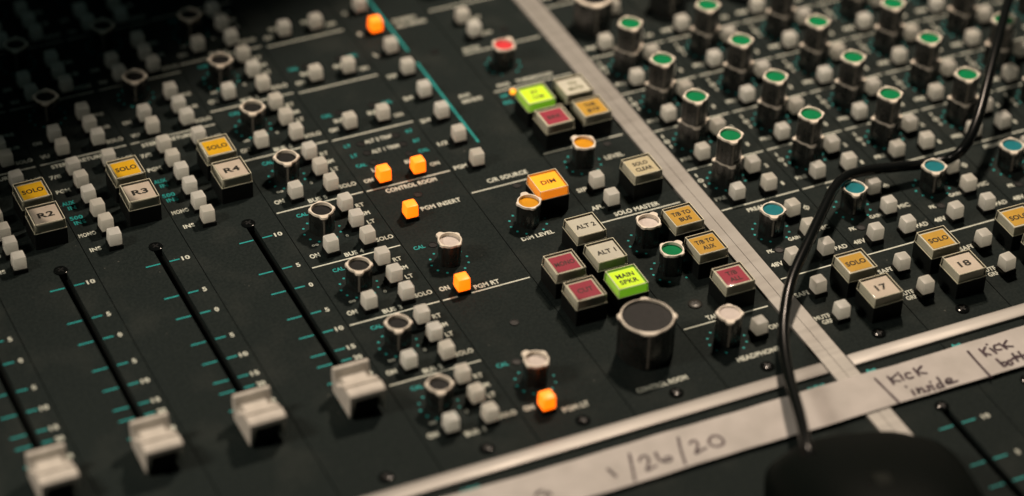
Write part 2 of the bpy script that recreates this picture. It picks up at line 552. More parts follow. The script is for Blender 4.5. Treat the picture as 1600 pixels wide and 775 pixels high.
def b_fader(parent):
    """ivory fader cap: stepped top with a finger hollow, side legs, open front"""
    W = 6.4
    prof = [(8.6, 0.0, 7.6), (8.0, 0.0, 9.4), (6.4, 0.0, 9.6), (6.0, 0, 9.0), (5.3, 0, 6.9), (4.2, 0, 6.0), (2.4, 0, 6.0), (1.0, 0, 7.0), (0.5, 0, 8.1), (-1.4, 0, 8.7), (-2.6, 0, 9.0),
            (-2.7, 0, 9.0), (-2.8, 0, 7.7), (-3.5, 0, 7.7), (-3.6, 0, 9.1), (-4.0, 0, 9.4), (-7.6, 0, 9.4), (-8.5, 0, 8.9), (-8.6, 0, 7.4)]
    prof = [(y, q, z * 1.24) for y, q, z in prof]
    n = len(prof)
    mb = MB()
    top = [(-W, y, z) for y, _, z in prof] + [(W, y, z) for y, _, z in prof]
    mb.add(top, [(i, n + i, n + i + 1, i + 1) for i in range(n - 1)])
    # side skins down to the skirt, narrowing downward, plus an inner face so the legs have thickness
    for sx in (-1, 1):
        x = W * sx
        for i in range(n - 1):
            a, b2 = prof[i], prof[i + 1]
            mb.add([(x, a[0], a[2]), (x, b2[0], b2[2]), (x, b2[0] * 0.9, 1.6), (x, a[0] * 0.9, 1.6)], [(0, 1, 2, 3) if sx > 0 else (3, 2, 1, 0)])
        xi = (W - 2.0) * sx
        mb.add([(x, -8.6, 9.17), (xi, -8.6, 9.17), (xi + 1.2 * sx, -7.74, 1.6), (x, -7.74, 1.6)], [(0, 1, 2, 3) if sx < 0 else (3, 2, 1, 0)])
        mb.add([(xi, -8.6, 9.17), (xi, 8.0, 9.17), (xi + 1.2 * sx, 7.7, 1.6), (xi + 1.2 * sx, -7.74, 1.6)], [(0, 1, 2, 3)])
        mb.add([(x, -7.74, 1.6), (xi + 1.2 * sx, -7.74, 1.6), (xi + 1.2 * sx, 7.7, 1.6), (x, 7.74, 1.6)], [(0, 1, 2, 3)])
    mb.add([(-W, 8.6, 9.42), (W, 8.6, 9.42), (W, 7.74, 1.6), (-W, 7.74, 1.6)], [(3, 2, 1, 0)])
    mb.add([(-W + 2, -8.55, 8.9), (W - 2, -8.55, 8.9), (W - 2, 8.0, 8.9), (-W + 2, 8.0, 8.9)], [(3, 2, 1, 0)])
    o = mb.build('fader_cap', 'fader', parent)
    k = MB().box(-4.35, -7.2, 1.8, 4.35, 7.0, 8.8).box(-1.1, -3, -2.5, 1.1, 3, 1.79).build('stem_and_shade_fill', 'deck', o)  # wide black block paints the hollow's shade; the narrow post is the stem
    return o, [k]


BUILD = {
    'btn': b_button('button'), 'btn_orange': b_button('button_orange'),
    'k_bus': b_knob('insert_dark', 1.3), 'k_white': b_knob('disc_white', 1.4), 'k_amber': b_knob('disc_amber', 1.2),
    'k_green': b_knob('disc_green', 1.2), 'k_red': b_knob('disc_red', 1.1), 'k_teal': b_knob('disc_teal', 0.7),
    'k_phones': b_knob('disc_white', 0.6, 12.5), 'dual': b_dual, 'big': b_big, 'eq': b_eq,
    'screw': b_screw('screw'), 'screw_steel': b_screw('screw_steel'), 'hole': b_hole, 'fader': b_fader,
    'SOLO': b_illum([('SOLO', 7.4)], 'yellow', 2.3), 'SOLO_a': b_illum([('SOLO', 7.4)], 'amber', 2.3),
    'R1': b_illum([('R1', 5.6)], 'pink', 2.8, fw=4.5, fh=4.4), 'R2': b_illum([('R2', 5.6)], 'pink', 2.8, fw=4.5, fh=4.4),
    'R3': b_illum([('R3', 5.6)], 'pink', 2.8, fw=4.5, fh=4.4), 'R4': b_illum([('R4', 5.6)], 'pink', 2.8, fw=4.5, fh=4.4),
    '17': b_illum([('17', 4.2)], 'pink', 2.9, fw=4.5, fh=4.4), '18': b_illum([('18', 4.4)], 'pink', 2.9, fw=4.5, fh=4.4),
    '19': b_illum([('19', 4.4)], 'pink', 2.9, fw=4.5, fh=4.4),
    'ALT2': b_illum([('ALT 2', 7.2)], 'white', 2.2, fw=4.5, fh=4.4), 'ALT1': b_illum([('ALT 1', 7.0)], 'white', 2.2, fw=4.5, fh=4.4),
    'MAIN': b_illum([('MAIN', 6.4), ('SPKR', 6.6)], 'green', 2.2, diff='diff_green', fw=4.3, fh=4.2),
    'MONO': b_illum([('MONO', 7.2)], 'red', 2.2, tmat='text_faint'), 'CUT': b_illum([('CUT', 5.6)], 'red', 2.3, tmat='text_faint'),
    'DIM': b_illum([('DIM', 5.4)], 'orange', 2.2, diff='diff_orange', tmat='text_dim', fw=4.6, fh=4.5),
    'TBUS': b_illum([('T/B TO', 7.0), ('BUS', 4.4)], 'amber', 2.1, fw=4.4, fh=4.2), 'TAUX': b_illum([('T/B TO', 7.0), ('AUX', 4.6)], 'amber', 2.1, fw=4.4, fh=4.2),
    'TALL': b_illum([('T/B', 3.9), ('ALL', 4.4)], 'red', 2.1, tmat='text_dark_red'), 'CLEAR': b_illum([('SOLO', 5.6), ('CLEAR', 6.4)], 'cream', 2.0, fw=4.5, fh=4.3),
    'GCOM': b_illum([('ST', 3.0), ('COM', 4.4)], 'green', 2.0, diff='diff_green', tmat='text_olive', fw=4.3, fh=4.2),
    'WMUTE': b_illum([('TO', 3.4), ('MUTE', 5.6)], 'white', 2.0, tmat='text_olive', fw=4.5, fh=4.3),
    'RLINK': b_illum([('BRK', 5.6)], 'red', 2.2, tmat='text_faint'), 'YBYP': b_illum([('THR', 4.6), ('BYP', 4.8)], 'amber', 2.1, fw=4.3, fh=4.1),
}
M['text_dim'] = plain('dim_lettering', (0.16, 0.05, 0.005), 0.6, 0.2)
M['text_dark_red'] = plain('dark_red_lettering', (0.06, 0.015, 0.02), 0.6, 0.2)
M['text_olive'] = plain('olive_lettering', (0.16, 0.17, 0.06), 0.6, 0.2)


# ------------------------------------------------------------------ legends
class Legend:
    def __init__(s, ox):
        s.w = MB(); s.t = MB(); s.ox = ox

    def txt(s, t, x, y, h=2.3, wd=None, teal=False):
        if not seen(x, y):
            return
        n = len(t)
        wd = wd or {1: 1.1}.get(n, 1.72 * n - 0.3 * t.count('I') - 0.4 * t.count(' ') - 0.4 * t.count('1'))
        (s.t if teal else s.w).text(t, x - s.ox, y, h, wd, 0.05)

    def line(s, x0, y, x1, wd=0.6, teal=False):
        (s.t if teal else s.w).rect(x0 - s.ox, y - wd / 2, x1 - s.ox, y + wd / 2, 0.05)

    def vline(s, x, y0, y1, wd=0.9, teal=True):
        (s.t if teal else s.w).rect(x - wd / 2 - s.ox, y0, x + wd / 2 - s.ox, y1, 0.05)

    def dots(s, x, y, r=6.9, angs=range(-60, 241, 30)):
        if seen(x, y):
            for a in angs:
                s.t.disc(0.48, 0.05, x + r * math.cos(math.radians(a)) - s.ox, y + r * math.sin(math.radians(a)), 12)

    def build(s, parent):
        if s.w.v:
            s.w.build('printed_legend', 'white_print', parent)
        if s.t.v:
            s.t.build('teal_legend', 'teal_print', parent)


GAP = 0.32
TOP = 262.0


def module(name, x0, x1, y0, y1, label, cat, group=None, slot=None):
    """an empty at the module's base and its panel; slot = (x, y0, y1) leaves a real slot in the panel"""
    ox = (x0 + x1) / 2
    t = thing(name, label, cat, (ox, 0, 0), group)
    a, b2 = x0 + GAP / 2 - ox, x1 - GAP / 2 - ox
    mb = MB()
    if slot:
        sx, sy0, sy1 = slot; sx -= ox; hw = 1.55
        xs = [a, sx - hw, sx + hw, b2]; ys = [y0, sy0, sy1, y1]
        for zz, flip in ((0, False), (-2.0, True)):
            for i in range(3):
                for j in range(3):
                    if i == 1 and j == 1:
                        continue
                    q = [(xs[i], ys[j], zz), (xs[i + 1], ys[j], zz), (xs[i + 1], ys[j + 1], zz), (xs[i], ys[j + 1], zz)]
                    mb.add(q, [(3, 2, 1, 0) if flip else (0, 1, 2, 3)])
        def wall(p, q):
            mb.add([(p[0], p[1], 0), (q[0], q[1], 0), (q[0], q[1], -2), (p[0], p[1], -2)], [(0, 1, 2, 3)])
        for P in ([(a, y0), (a, y1), (b2, y1), (b2, y0)], [(xs[1], sy0), (xs[2], sy0), (xs[2], sy1), (xs[1], sy1)]):
            for k in range(4):
                wall(P[k], P[(k + 1) % 4])
    else:
        mb.box(a, y0, -2, b2, y1, 0)
    mb.build('panel', 'panel', t)
    return t, ox


# ------------------------------------------------------------------ the desk under the modules
deck = MB().box(-420, -420, -14, 520, 480, -3.2).build('console_deck', 'deck')
deck['kind'] = 'structure'

P0 = -108.0           # lower rail: panels stop at -101.5
YB = -101.6

# ---- fader modules on the left (R1 .. R4), pitch 35.75
names = ['R1', 'R2', 'R3', 'R4']
fader_labels = [
    'black fader module left of the R2 module, mostly cut off by the frame',
    'black fader module with yellow SOLO and pink R2 buttons above its long slot',
    'black fader module with yellow SOLO and pink R3 buttons above its long slot',
    'black fader module with yellow SOLO and pink R4 buttons, next to the bus module']
lx0 = -72.15 - 35.78 * 4
for i, nm in enumerate(names):
    x0 = lx0 + 35.78 * i
    fx = x0 + 24.6
    t, ox = module('fader_module', x0, x0 + 35.78, YB, TOP, fader_labels[i], 'fader module', 'fader modules', (fx, -66, 49.0))
    g = Legend(ox)
    L = 115.3
    # stereo return block
    g.line(x0 + 1.2, L, x0 + 35.2)
    g.txt('STEREO RETURN', x0 + 15.2, L - 2.7, 2.2, 21)
    for k, tx in enumerate(['7/8', 'PGM', 'AUX', '500', 'MONO', 'INS']):
        y = 105.2 - 9.55 * k
        place('btn', t, x0 + 11.2, y, ox=ox)
        if tx in ('AUX', '500'):
            g.txt(tx, x0 + 3.6, y + 2.5, 2.2, 4.9, True); g.txt('IN' if tx == 'AUX' else 'INS', x0 + 4.0, y - 0.7, 2.2, 3.0 if tx == 'AUX' else 4.4, True)
        else:
            g.txt(tx, x0 + 4.2, y + 0.9, 2.2, {'7/8': 4.4, 'PGM': 5.4, 'MONO': 6.6, 'INS': 4.2}[tx])
    place('btn', t, x0 + 25.0, 105.2, ox=ox)
    g.txt('SAFE', x0 + 32.0, 107.4, 2.2, 6.2)
    place('SOLO', t, x0 + 26.2, 87.6, ox=ox, label='yellow SOLO button in clear cap')
    place(nm, t, x0 + 26.2, 71.9, ox=ox, label='pale pink %s button in clear cap' % nm)
    # send blocks above, pitch 39.1
    for s_ in range(4):
        q = L + 39.1 * s_
        for k, tx in enumerate(['SOLO', '1/8', 'LFT']):
            place('btn', t, x0 + 25.3, q + 3.9 + 9.4 * k, ox=ox)
        g.txt('SOLO', x0 + 32.2, q + 4.9, 2.2, 6.6); g.txt('1/8', x0 + 31.6, q + 14.6, 2.2, 3.6); g.txt('PRE', x0 + 31.6, q + 23.6, 2.0, 4.6)
        place('btn', t, x0 + 11.0, q + 3.0, ox=ox); place('btn', t, x0 + 11.0, q + 12.7, ox=ox)
        g.txt('VU', x0 + 4.6, q + 4.8, 2.2, 3.4); g.txt('ON', x0 + 4.4, q + 14.0, 2.2, 3.4)
        place('k_bus', t, x0 + 13.4, q + 29.6, -108, ox=ox)
        g.dots(x0 + 13.4, q + 29.6)
        if s_:
            g.line(x0 + 1.2, q, x0 + 35.2, 0.5)
    # fader
    for k, (num, y) in enumerate([('10', 41.0), ('5', 21.2), ('0', 8.8), ('5', -6.6), ('10', -18.0), ('15', -28.9), ('20', -34.9), ('30', -44.5), ('40', -51.5), ('50', -56.8)]):
        g.line(fx - 7.2, y, fx - 1.75, 0.62, True)
        if k < 10:
            g.line(fx + 1.75, y, fx + 5.6, 0.62, True)
        if k < 8:
            g.txt(num, x0 + 32.5, y, 2.2, 1.5 if len(num) == 1 else 3.0)
    place('screw', t, fx, 51.0, 30, ox=ox)
    place('screw', t, x0 + 17.4, -95.6, 10, ox=ox)
    place('fader', t, fx - 1.2, [-58.2, -57.0, -57.6, -57.6][i], ox=ox, label='ivory sliding fader cap')
    g.build(t)

# ---- bus module
x0 = -72.15
t, ox = module('bus_module', x0, x0 + 35.85, YB, TOP, 'black bus module with a column of dark capped knobs marked BUS 1 to BUS 6', 'bus module')
g = Legend(ox)
for k in range(8):
    L = -53.4 + 35.4 * k
    place('k_bus', t, x0 + 12.3, L - 16.0, -108 + random.uniform(-6, 6), ox=ox)
    g.dots(x0 + 12.3, L - 16.0, angs=[-60, -30, 0, 30, 60, 120, 150, 180, 210, 240])
    place('btn', t, x0 + 24.6, L - 8.2, ox=ox); place('btn', t, x0 + 24.6, L - 19.0, ox=ox)
    place('btn', t, x0 + 24.6, L - 30.1, ox=ox); place('btn', t, x0 + 10.5, L - 29.6, ox=ox)
    g.line(x0 + 0.7, L, x0 + 35.2)
    g.txt('RT', x0 + 31.0, L - 7.0, 2.3, 3.3); g.txt('PGM', x0 + 30.3, L - 12.5, 2.2, 4.6); g.txt('LT', x0 + 31.0, L - 17.9, 2.3, 3.0)
    g.txt('SOLO', x0 + 31.6, L - 29.1, 2.3, 6.8); g.txt('ON', x0 + 4.2, L - 29.0, 2.4, 3.8)
    g.txt('BUS %d' % (k + 1), x0 + 18.0, L - 32.9, 2.3, 7.4)
    g.txt('CAL', x0 + 9.0, L - 4.4, 2.0, 4.4, True)
    g.txt('oo', x0 + 6.7, L - 23.0, 1.6, 2.6); g.txt('0', x0 + 19.6, L - 22.5, 1.4, 1.1)
place('screw', t, x0 + 18.0, -95.8, 20, ox=ox)
g.build(t)

# ---- monitor module
x0 = -36.3
t, ox = module('monitor_module', x0, x0 + 35.7, YB, TOP, 'black monitor module with lit orange buttons below the words CONTROL ROOM', 'monitor module')
g = Legend(ox)
for y, side in ((1.9, 0), (-70.6, 1)):
    place('k_white', t, -24.2, y, 117, ox=ox)
    g.dots(-24.2, y, 7.0)
    place('btn_orange', t, -27.2, -15.7 if not side else -85.6, ox=ox, label='lit orange push button marked PGM %s' % ('RT' if not side else 'LT'))
    g.txt('ON', -32.4, -11.9 - 70.6 * side, 2.4, 3.8); g.txt('PGM RT' if not side else 'PGM LT', -17.4, -15.6 - 72.6 * side, 2.4, 9.8)
    g.txt('CAL', -31.1, 13.6 - 72 * side, 2.0, 4.4, True); place('hole', t, -25.9, 12.9 - 72 * side, ox=ox)
g.line(-35.6, -18.1, -1.4); g.line(-35.6, 52.5, -1.4); g.line(-35.2, 87.6, -1.4); g.line(-35.0, 122.5, -1.6); g.line(-34.9, 157.7, -1.8)
g.txt('CONTROL ROOM', -18.6, 49.8, 2.4, 20.6); g.txt('PGM INSERT', -13.2, 34.5, 2.4, 16.0)
place('btn_orange', t, -27.0, 31.2, ox=ox, label='lit orange push button marked PGM INSERT')
place('btn_orange', t, -27.4, 55.6, ox=ox, label='lit orange push button below the first LT trim'); place('btn_orange', t, -13.3, 55.6, ox=ox, label='lit orange push button below the RT trim')
for a, b2 in ((-25.8, 81.4), (-11.3, 81.6), (-25.9, 75.1), (-10.9, 75.1), (-25.9, 68.5), (-11.2, 68.5), (-18.7, 43.2), (-17.5, -39.3),
              (-25.6, 103.9), (-11.6, 103.7), (-25.8, 138.8), (-11.5, 138.8)):
    place('hole', t, a, b2, ox=ox)
for tx, a, b2 in (('LT', -31.1, 82.2), ('LT', -31.1, 75.4), ('CAL', -31.1, 68.6), ('RT', -5.3, 82.3), ('RT', -5.2, 75.4), ('CAL', -5.3, 68.5),
                  ('CAL', -30.9, 103.9), ('CAL', -5.6, 103.6), ('CAL', -31, 139), ('CAL', -5.6, 139)):
    g.txt(tx, a, b2, 1.9, 4.2 if len(tx) == 3 else 2.7, True)
for tx, a, b2, wd in (('ON', -32.2, 58.6, 3.8), ('ON', -4.9, 58.9, 3.8), ('LEFT', -25.5, 64.1, 6.2), ('RIGHT', -11.3, 64.1, 7.4),
                      ('ALT 2 TRIM', -18.4, 82.0, 11.4), ('ALT 1 TRIM', -18.4, 75.1, 11.4)):
    g.txt(tx, a, b2, 2.2, wd)
for r_ in range(3):
    y = 92.7 + 34.9 * r_
    place('btn', t, -25.8, y, ox=ox); place('btn', t, -12.0, y, ox=ox)
    g.txt('ON', -31.9, y + 1.4, 2.3, 3.7); g.txt('ON', -4.9, y + 1.2, 2.3, 3.7); g.txt('SUM', -27.3, y + 6.6, 2.2, 5.0); g.txt('SUM', -13.2, y + 6.6, 2.2, 5.0)
place('screw', t, -18.4, -95.8, 0, ox=ox)
g.build(t)

# ---- source module
x0 = -0.6
t, ox = module('source_module', x0, x0 + 35.8, YB, TOP, 'black source module with lit orange DIM, MONO and CUT buttons and the biggest knob', 'source module')
g = Legend(ox)
for k, tx in enumerate(['PGM', '1/2', '3/4', '5/6', '7/8', 'L', 'R', 'C', 'SUB']):
    y = 51.9 + 16.5 * k
    o = place('btn_orange' if k == 6 else 'btn', t, 9.4, y, ox=ox, label='lit orange push button beside the teal line' if k == 6 else None)
    g.txt(tx, 3.3, y + 1.4, 2.3, {'PGM': 5.4}.get(tx, 1.3 * len(tx) + 0.3))
g.vline(16.3, 65.2, 124.2); g.vline(16.3, 133.2, 215.0)
g.txt('AUX', 24.2, 96.0, 2.0, 5.2); g.txt('SENDS', 25.8, 92.2, 2.0, 8.6)
g.txt('STEREO', 24.0, 155.6, 2.0, 10.2); g.txt('BUS SENDS', 25.6, 151.6, 2.0, 12.6)
place('hole', t, 25.9, 128.6, ox=ox); place('hole', t, 17.9, 34.0, ox=ox)
g.line(0.3, 36.3, 33.6); g.txt('C/R SOURCE', 17.0, 40.8, 2.4, 16.6)
place('DIM', t, 23.4, 19.3, ox=ox, label='lit orange DIM button in clear cap')
place('k_amber', t, 12.0, 11.6, 86, ox=ox, label='black knob with amber cap above DIM LEVEL')
g.dots(12.0, 11.6); g.txt('DIM LEVEL', 11.9, 3.2, 2.1, 13.0)
place('ALT2', t, 24.2, -10.3, ox=ox, label='white ALT 2 button in clear cap'); place('ALT1', t, 24.3, -26.9, ox=ox, label='white ALT 1 button in clear cap')
place('MAIN', t, 24.2, -43.6, ox=ox, label='lit green MAIN SPKR button in clear cap')
place('MONO', t, 7.6, -27.1, ox=ox, label='red MONO button in clear cap'); place('CUT', t, 7.6, -43.7, ox=ox, label='red CUT button in clear cap')
place('big', t, 17.2, -72.3, -112, ox=ox, label='largest black knob with cream ring above CONTROL ROOM')
g.txt('CONTROL ROOM', 15.2, -89.3, 2.3, 19.5)
place('screw', t, 17.4, -95.6, 40, ox=ox)
g.build(t)

# ---- master module
x0 = 35.2
t, ox = module('master_module', x0, 71.2, YB, TOP, 'black solo master module with red, amber and green capped knobs beside the long rail', 'master module')
g = Legend(ox)
for kd, x, y, rot, lb in (('k_amber', 47.3, 37.2, 117, 'black knob with amber cap beside LEVEL'), ('k_white', 47.2, -16.2, 38, 'black knob with white cap beside T/B TO BUS'),
                          ('k_green', 47.3, -34.4, 32, 'black knob with green cap beside T/B TO AUX'), ('k_phones', 47.2, -77.4, -115, 'black knob with white cap above HEADPHONES'),
                          ('k_red', 47.4, 109.5, 38, 'black knob with red cap above THRESHOLD')):
    place(kd, t, x, y, rot, ox=ox, label=lb); g.dots(x, y)
for kd, x, y, lb in (('CLEAR', 60.2, 14.6, 'cream SOLO CLEAR button in clear cap'), ('TBUS', 59.9, -18.9, 'amber T/B TO BUS button in clear cap'),
                     ('TAUX', 59.9, -37.1, 'amber T/B TO AUX button in clear cap'), ('TALL', 59.9, -57.2, 'red T/B ALL button in clear cap'),
                     ('GCOM', 43.8, 72.4, 'lit green button in clear cap'), ('WMUTE', 60.0, 72.2, 'white button in clear cap, next to the lit green one'),
                     ('RLINK', 44.0, 56.4, 'red button in clear cap, in front of the lit green one'), ('YBYP', 60.0, 56.4, 'amber button in clear cap above LEVEL')):
    place(kd, t, x, y, ox=ox, label=lb)
for x, y in ((45.0, 21.0), (45.1, 8.9), (59.0, -78.8), (44.9, 144.0), (44.8, 132.0)):
    place('btn', t, x, y, ox=ox)
g.txt('LEVEL', 60.4, 37.0, 2.4, 7.8); g.txt('SIP', 39.4, 22.1, 2.4, 4.2); g.txt('AFL', 39.8, 10.0, 2.4, 4.9); g.txt('SOLO MASTER', 53.0, 3.6, 2.4, 18.6)
g.txt('TALKBACK', 52.6, -63.8, 2.4, 12.6); g.txt('ON', 66.2, -77.1, 2.4, 3.9); g.txt('HEADPHONES', 54.4, -88.3, 2.4, 18.4)
g.txt('FWD', 41.6, 96.8, 2.0, 5.4); g.txt('THRESHOLD', 55.0, 97.0, 2.0, 16.0); g.txt('GR', 38.7, 89.8, 1.9, 3.4, True); g.txt('REL', 38.4, 85.2, 1.9, 4.2, True)
g.txt('SLOW', 50.6, 133.4, 2.0, 6.0); g.txt('FAST', 50.8, 145.2, 2.0, 6.0); g.txt('RATIO', 40.6, 125.4, 2.0, 7.0)
for y in (48.4, 0.8, -66.3, 93.5, 122.6, 157.0):
    g.line(36.0, y, 69.9)
place('hole', t, 61.6, 45.0, ox=ox); place('hole', t, 58.6, 133.0, ox=ox)
place('screw_steel', t, 46.3, -55.2, 35, ox=ox); place('screw', t, 53.2, -95.6, 15, ox=ox)
place('eq', t, 48.0, 172.0, 60, ox=ox)
led = MB().prism(circ(1.15, 24), 0.0, 0.8).prism(circ(1.15, 24), 0.8, 1.5, scale1=0.55, smooth=True).build('led', 'led', t, (42.7 - ox, 90.4, 0), smooth=60)
led['label'] = 'lit amber indicator lamp'
g.build(t)

# ---- input modules right of the rail, pitch 34.9
in_labels = [
    'black input module with the 17 button, next to the long aluminium rail',
    'black input module with the 18 button, its gain knob in front of the cable bend',
    'third black input module from the rail, its SOLO button cut by the frame edge',
    'fourth black input module from the rail, with a teal knob at the frame edge',
    'fifth black input module from the rail, crossed by the rising cable',
    'sixth black input module from the rail, only a far corner showing']
for i in range(6):
    x0 = 80.9 + 34.9 * i
    t, ox = module('input_module', x0, x0 + 34.9, YB, TOP, in_labels[i], 'input module', 'input modules')
    g = Legend(ox)
    kx = x0 + 12.0
    for j in range(4):
        L = -10.0 + 27.5 * j
        g.line(x0 + 0.8, L, x0 + 34.0, 0.6)
        place('dual', t, kx, L + 16.8, -106, ox=ox, label='tall two tier black knob with green cap'); g.dots(kx, L + 16.8, 7.2)
        place('btn', t, x0 + 9.2, L + 3.9, ox=ox); place('btn', t, x0 + 23.0, L + 4.2, ox=ox); place('btn', t, x0 + 22.9, L + 16.8, ox=ox)
        g.txt('PRE', x0 + 4.2, L + 7.0, 2.0, 4.6); g.txt('1', x0 + 30.6, L + 6.4, 2.1, 1.0); g.txt('2', x0 + 30.5, L + 18.8, 2.1, 1.4)
        # pan mark: a ring between two short strokes
        g.w.ring(circ(1.15, 20), circ(0.55, 20), 0.03, 0.06, 0.04, x0 + 2.6 - ox, L + 19.8)
        g.w.rect(x0 + 2.3 - ox, L + 22.2, x0 + 2.9 - ox, L + 24.4, 0.05); g.w.rect(x0 + 2.3 - ox, L + 15.4, x0 + 2.9 - ox, L + 17.4, 0.05)
    for L in (100.0, 141.0):
        g.line(x0 + 0.8, L, x0 + 34.0, 0.6)
        place('eq', t, kx, L + 21.0, -106, ox=ox)
        place('btn', t, x0 + 9.2, L + 3.9, ox=ox); place('btn', t, x0 + 23.0, L + 4.2, ox=ox); place('btn', t, x0 + 23.6, L + 26, ox=ox)
        g.txt('PRE', x0 + 4.2, L + 7.0, 2.0, 4.6); g.txt('IN', x0 + 30.6, L + 6.4, 2.1, 2.6)
    # microphone block
    place('k_teal', t, kx - 0.1, -27.8, -115, ox=ox, label='black knob with teal cap'); g.dots(kx - 0.1, -27.8, 6.8)
    g.txt('PREAMP', x0 + 14.5, -13.6, 2.2, 9.4); g.txt('GAIN', x0 + 17.6, -35.2, 1.9, 5.0); g.txt('PK', x0 + 5.6, -38.7, 2.0, 2.6)
    place('hole', t, x0 + 8.9, -39.4, ox=ox)
    place('btn', t, x0 + 23.3, -22.9, ox=ox); place('btn', t, x0 + 22.8, -35.6, ox=ox); place('btn', t, x0 + 23.0, -48.4, ox=ox); place('btn', t, x0 + 9.0, -48.4, ox=ox)
    g.w.ring(circ(1.2, 20), circ(0.75, 20), 0.03, 0.06, 0.04, x0 + 31.2 - ox, -20.7); g.w.rect(x0 + 31.0 - ox, -22.4, x0 + 31.4 - ox, -19.0, 0.065)
    g.txt('MIC', x0 + 30.8, -33.8, 2.3, 4.8); g.txt('PAD', x0 + 30.8, -46.6, 2.3, 5.2); g.txt('48V', x0 + 4.0, -46.4, 2.4, 5.0)
    g.line(x0 + 0.9, -54.6, x0 + 33.6)
    place('SOLO_a', t, x0 + 23.3, -67.6, ox=ox, label='amber SOLO button in clear cap'); 
    if i < 3:
        place(['17', '18', '19'][i], t, x0 + 24.3, -83.5, ox=ox, label='pale pink button in clear cap, numbered %d' % (17 + i))
    place('btn', t, x0 + 9.2, -66.8, ox=ox); place('btn', t, x0 + 9.3, -82.7, ox=ox)
    g.txt('SAFE', x0 + 3.9, -65.0, 2.3, 6.2); g.txt('MUTE', x0 + 3.9, -79.3, 2.2, 6.2); g.txt('GRP', x0 + 4.4, -82.2, 2.2, 4.4)
    place('screw', t, x0 + 17.6, -95.3, 25 * i, ox=ox)
    g.build(t)

# ---- rails
YLOW = -330
rail = thing('aluminium_rail', 'long brushed aluminium rail running lengthwise between the two banks of modules', 'rail', (76, 0, 0))
MB().box(71.4 - 76, -230, -2.2, 75.9 - 76, 300, 1.0, bev=0.12).build('rail_strip', 'alu', rail)
MB().box(75.96 - 76, -230, -2.2, 80.7 - 76, 300, 1.04, bev=0.12).build('rail_strip', 'alu', rail)
r1 = MB().box(-330, -108.0, -2.2, 71.15, -101.8, 1.2, bev=0.9).build('aluminium_rail', 'alu_cross', smooth=50)
tag(r1, 'bright brushed aluminium cross rail above the tape date 1/26/20', 'rail', 'cross rails')
r2 = MB().box(80.95, -108.0, -2.2, 420, -101.8, 1.2, bev=0.9).build('aluminium_rail', 'alu_cross', smooth=50)
tag(r2, 'brushed aluminium cross rail in front of the 17 and 18 buttons', 'rail', 'cross rails')

# ---- lower panels below the cross rail
t, ox = module('lower_module', -330, 71.2, YLOW, -108.2, 'plain black lower panel below the date written on the tape', 'panel')
g = Legend(ox)
g.txt('AUDIO', 63.4, -112.4, 3.2, 7.4, True); g.txt('AUDIO', -67.5, -112.2, 3.2, 7.4, True)
g.build(t)
for i in range(2):
    x0 = 80.9 + 34.9 * i
    fx = x0 + 17.2
    t, ox = module('lower_fader_module', x0, x0 + 34.9, YLOW, -108.2,
                   ['black lower module with a fader slot below the words Kick inside', 'black lower module below the second Kick note on the tape'][i], 'fader module', 'lower fader modules', (fx, -290, -139.0))
    g = Legend(ox)
    # teal arrow-like emblem peeking out above the tape
    g.t.add([(x0 + 2.2 - ox, -113.0, 0.05), (x0 + 7.2 - ox, -113.0, 0.05), (x0 + 6.2 - ox, -110.9, 0.05), (x0 + 4.4 - ox, -111.4, 0.05), (x0 + 3.4 - ox, -110.4, 0.05)], [(0, 1, 2, 3, 4)])
    for num, y in (('10', -147.6), ('5', -167.3), ('0', -179.0), ('5', -194.0), ('10', -206.0)):
        g.line(fx - 7.3, y, fx - 1.75, 0.62, True); g.line(fx + 1.75, y, fx + 7.2, 0.62, True)
        g.txt(num, x0 + 28.4, y - 0.1, 2.2, 1.5 if len(num) == 1 else 3.0)
    place('screw', t, fx, -137.6, 15, ox=ox)
    g.build(t)

# ---- tape with handwriting: a thin, slightly uneven paper strip
tape = thing('paper_tape', 'off white paper tape strip with handwritten date 1/26/20 and Kick notes', 'tape', (40, -122.5, 0))
mb = MB(); nx = 160
xs = [-330 + 700 * k / nx for k in range(nx + 1)]
def tz(x):
    return 1.55 + 0.10 * math.sin(x * 0.05) + 0.06 * math.sin(x * 0.17 + 1)
def te(x, e):
    return (-113.5 if e else -131.8) + 0.16 * math.sin(x * 0.09 + e * 2) + 0.08 * math.sin(x * 0.31 + e)
vs = []
for x in xs:
    vs += [(x - 40, te(x, 0) + 122.5, tz(x)), (x - 40, te(x, 1) + 122.5, tz(x)), (x - 40, te(x, 0) + 122.5, tz(x) - 0.15), (x - 40, te(x, 1) + 122.5, tz(x) - 0.15)]
fs = []
for k in range(nx):
    a, b2 = 4 * k, 4 * k + 4
    fs += [(a, b2, b2 + 1, a + 1), (a + 2, a + 3, b2 + 3, b2 + 2), (a, a + 2, b2 + 2, b2), (a + 1, b2 + 1, b2 + 3, a + 3)]
mb.add(vs, fs); mb.build('paper', 'tape', tape, smooth=40)
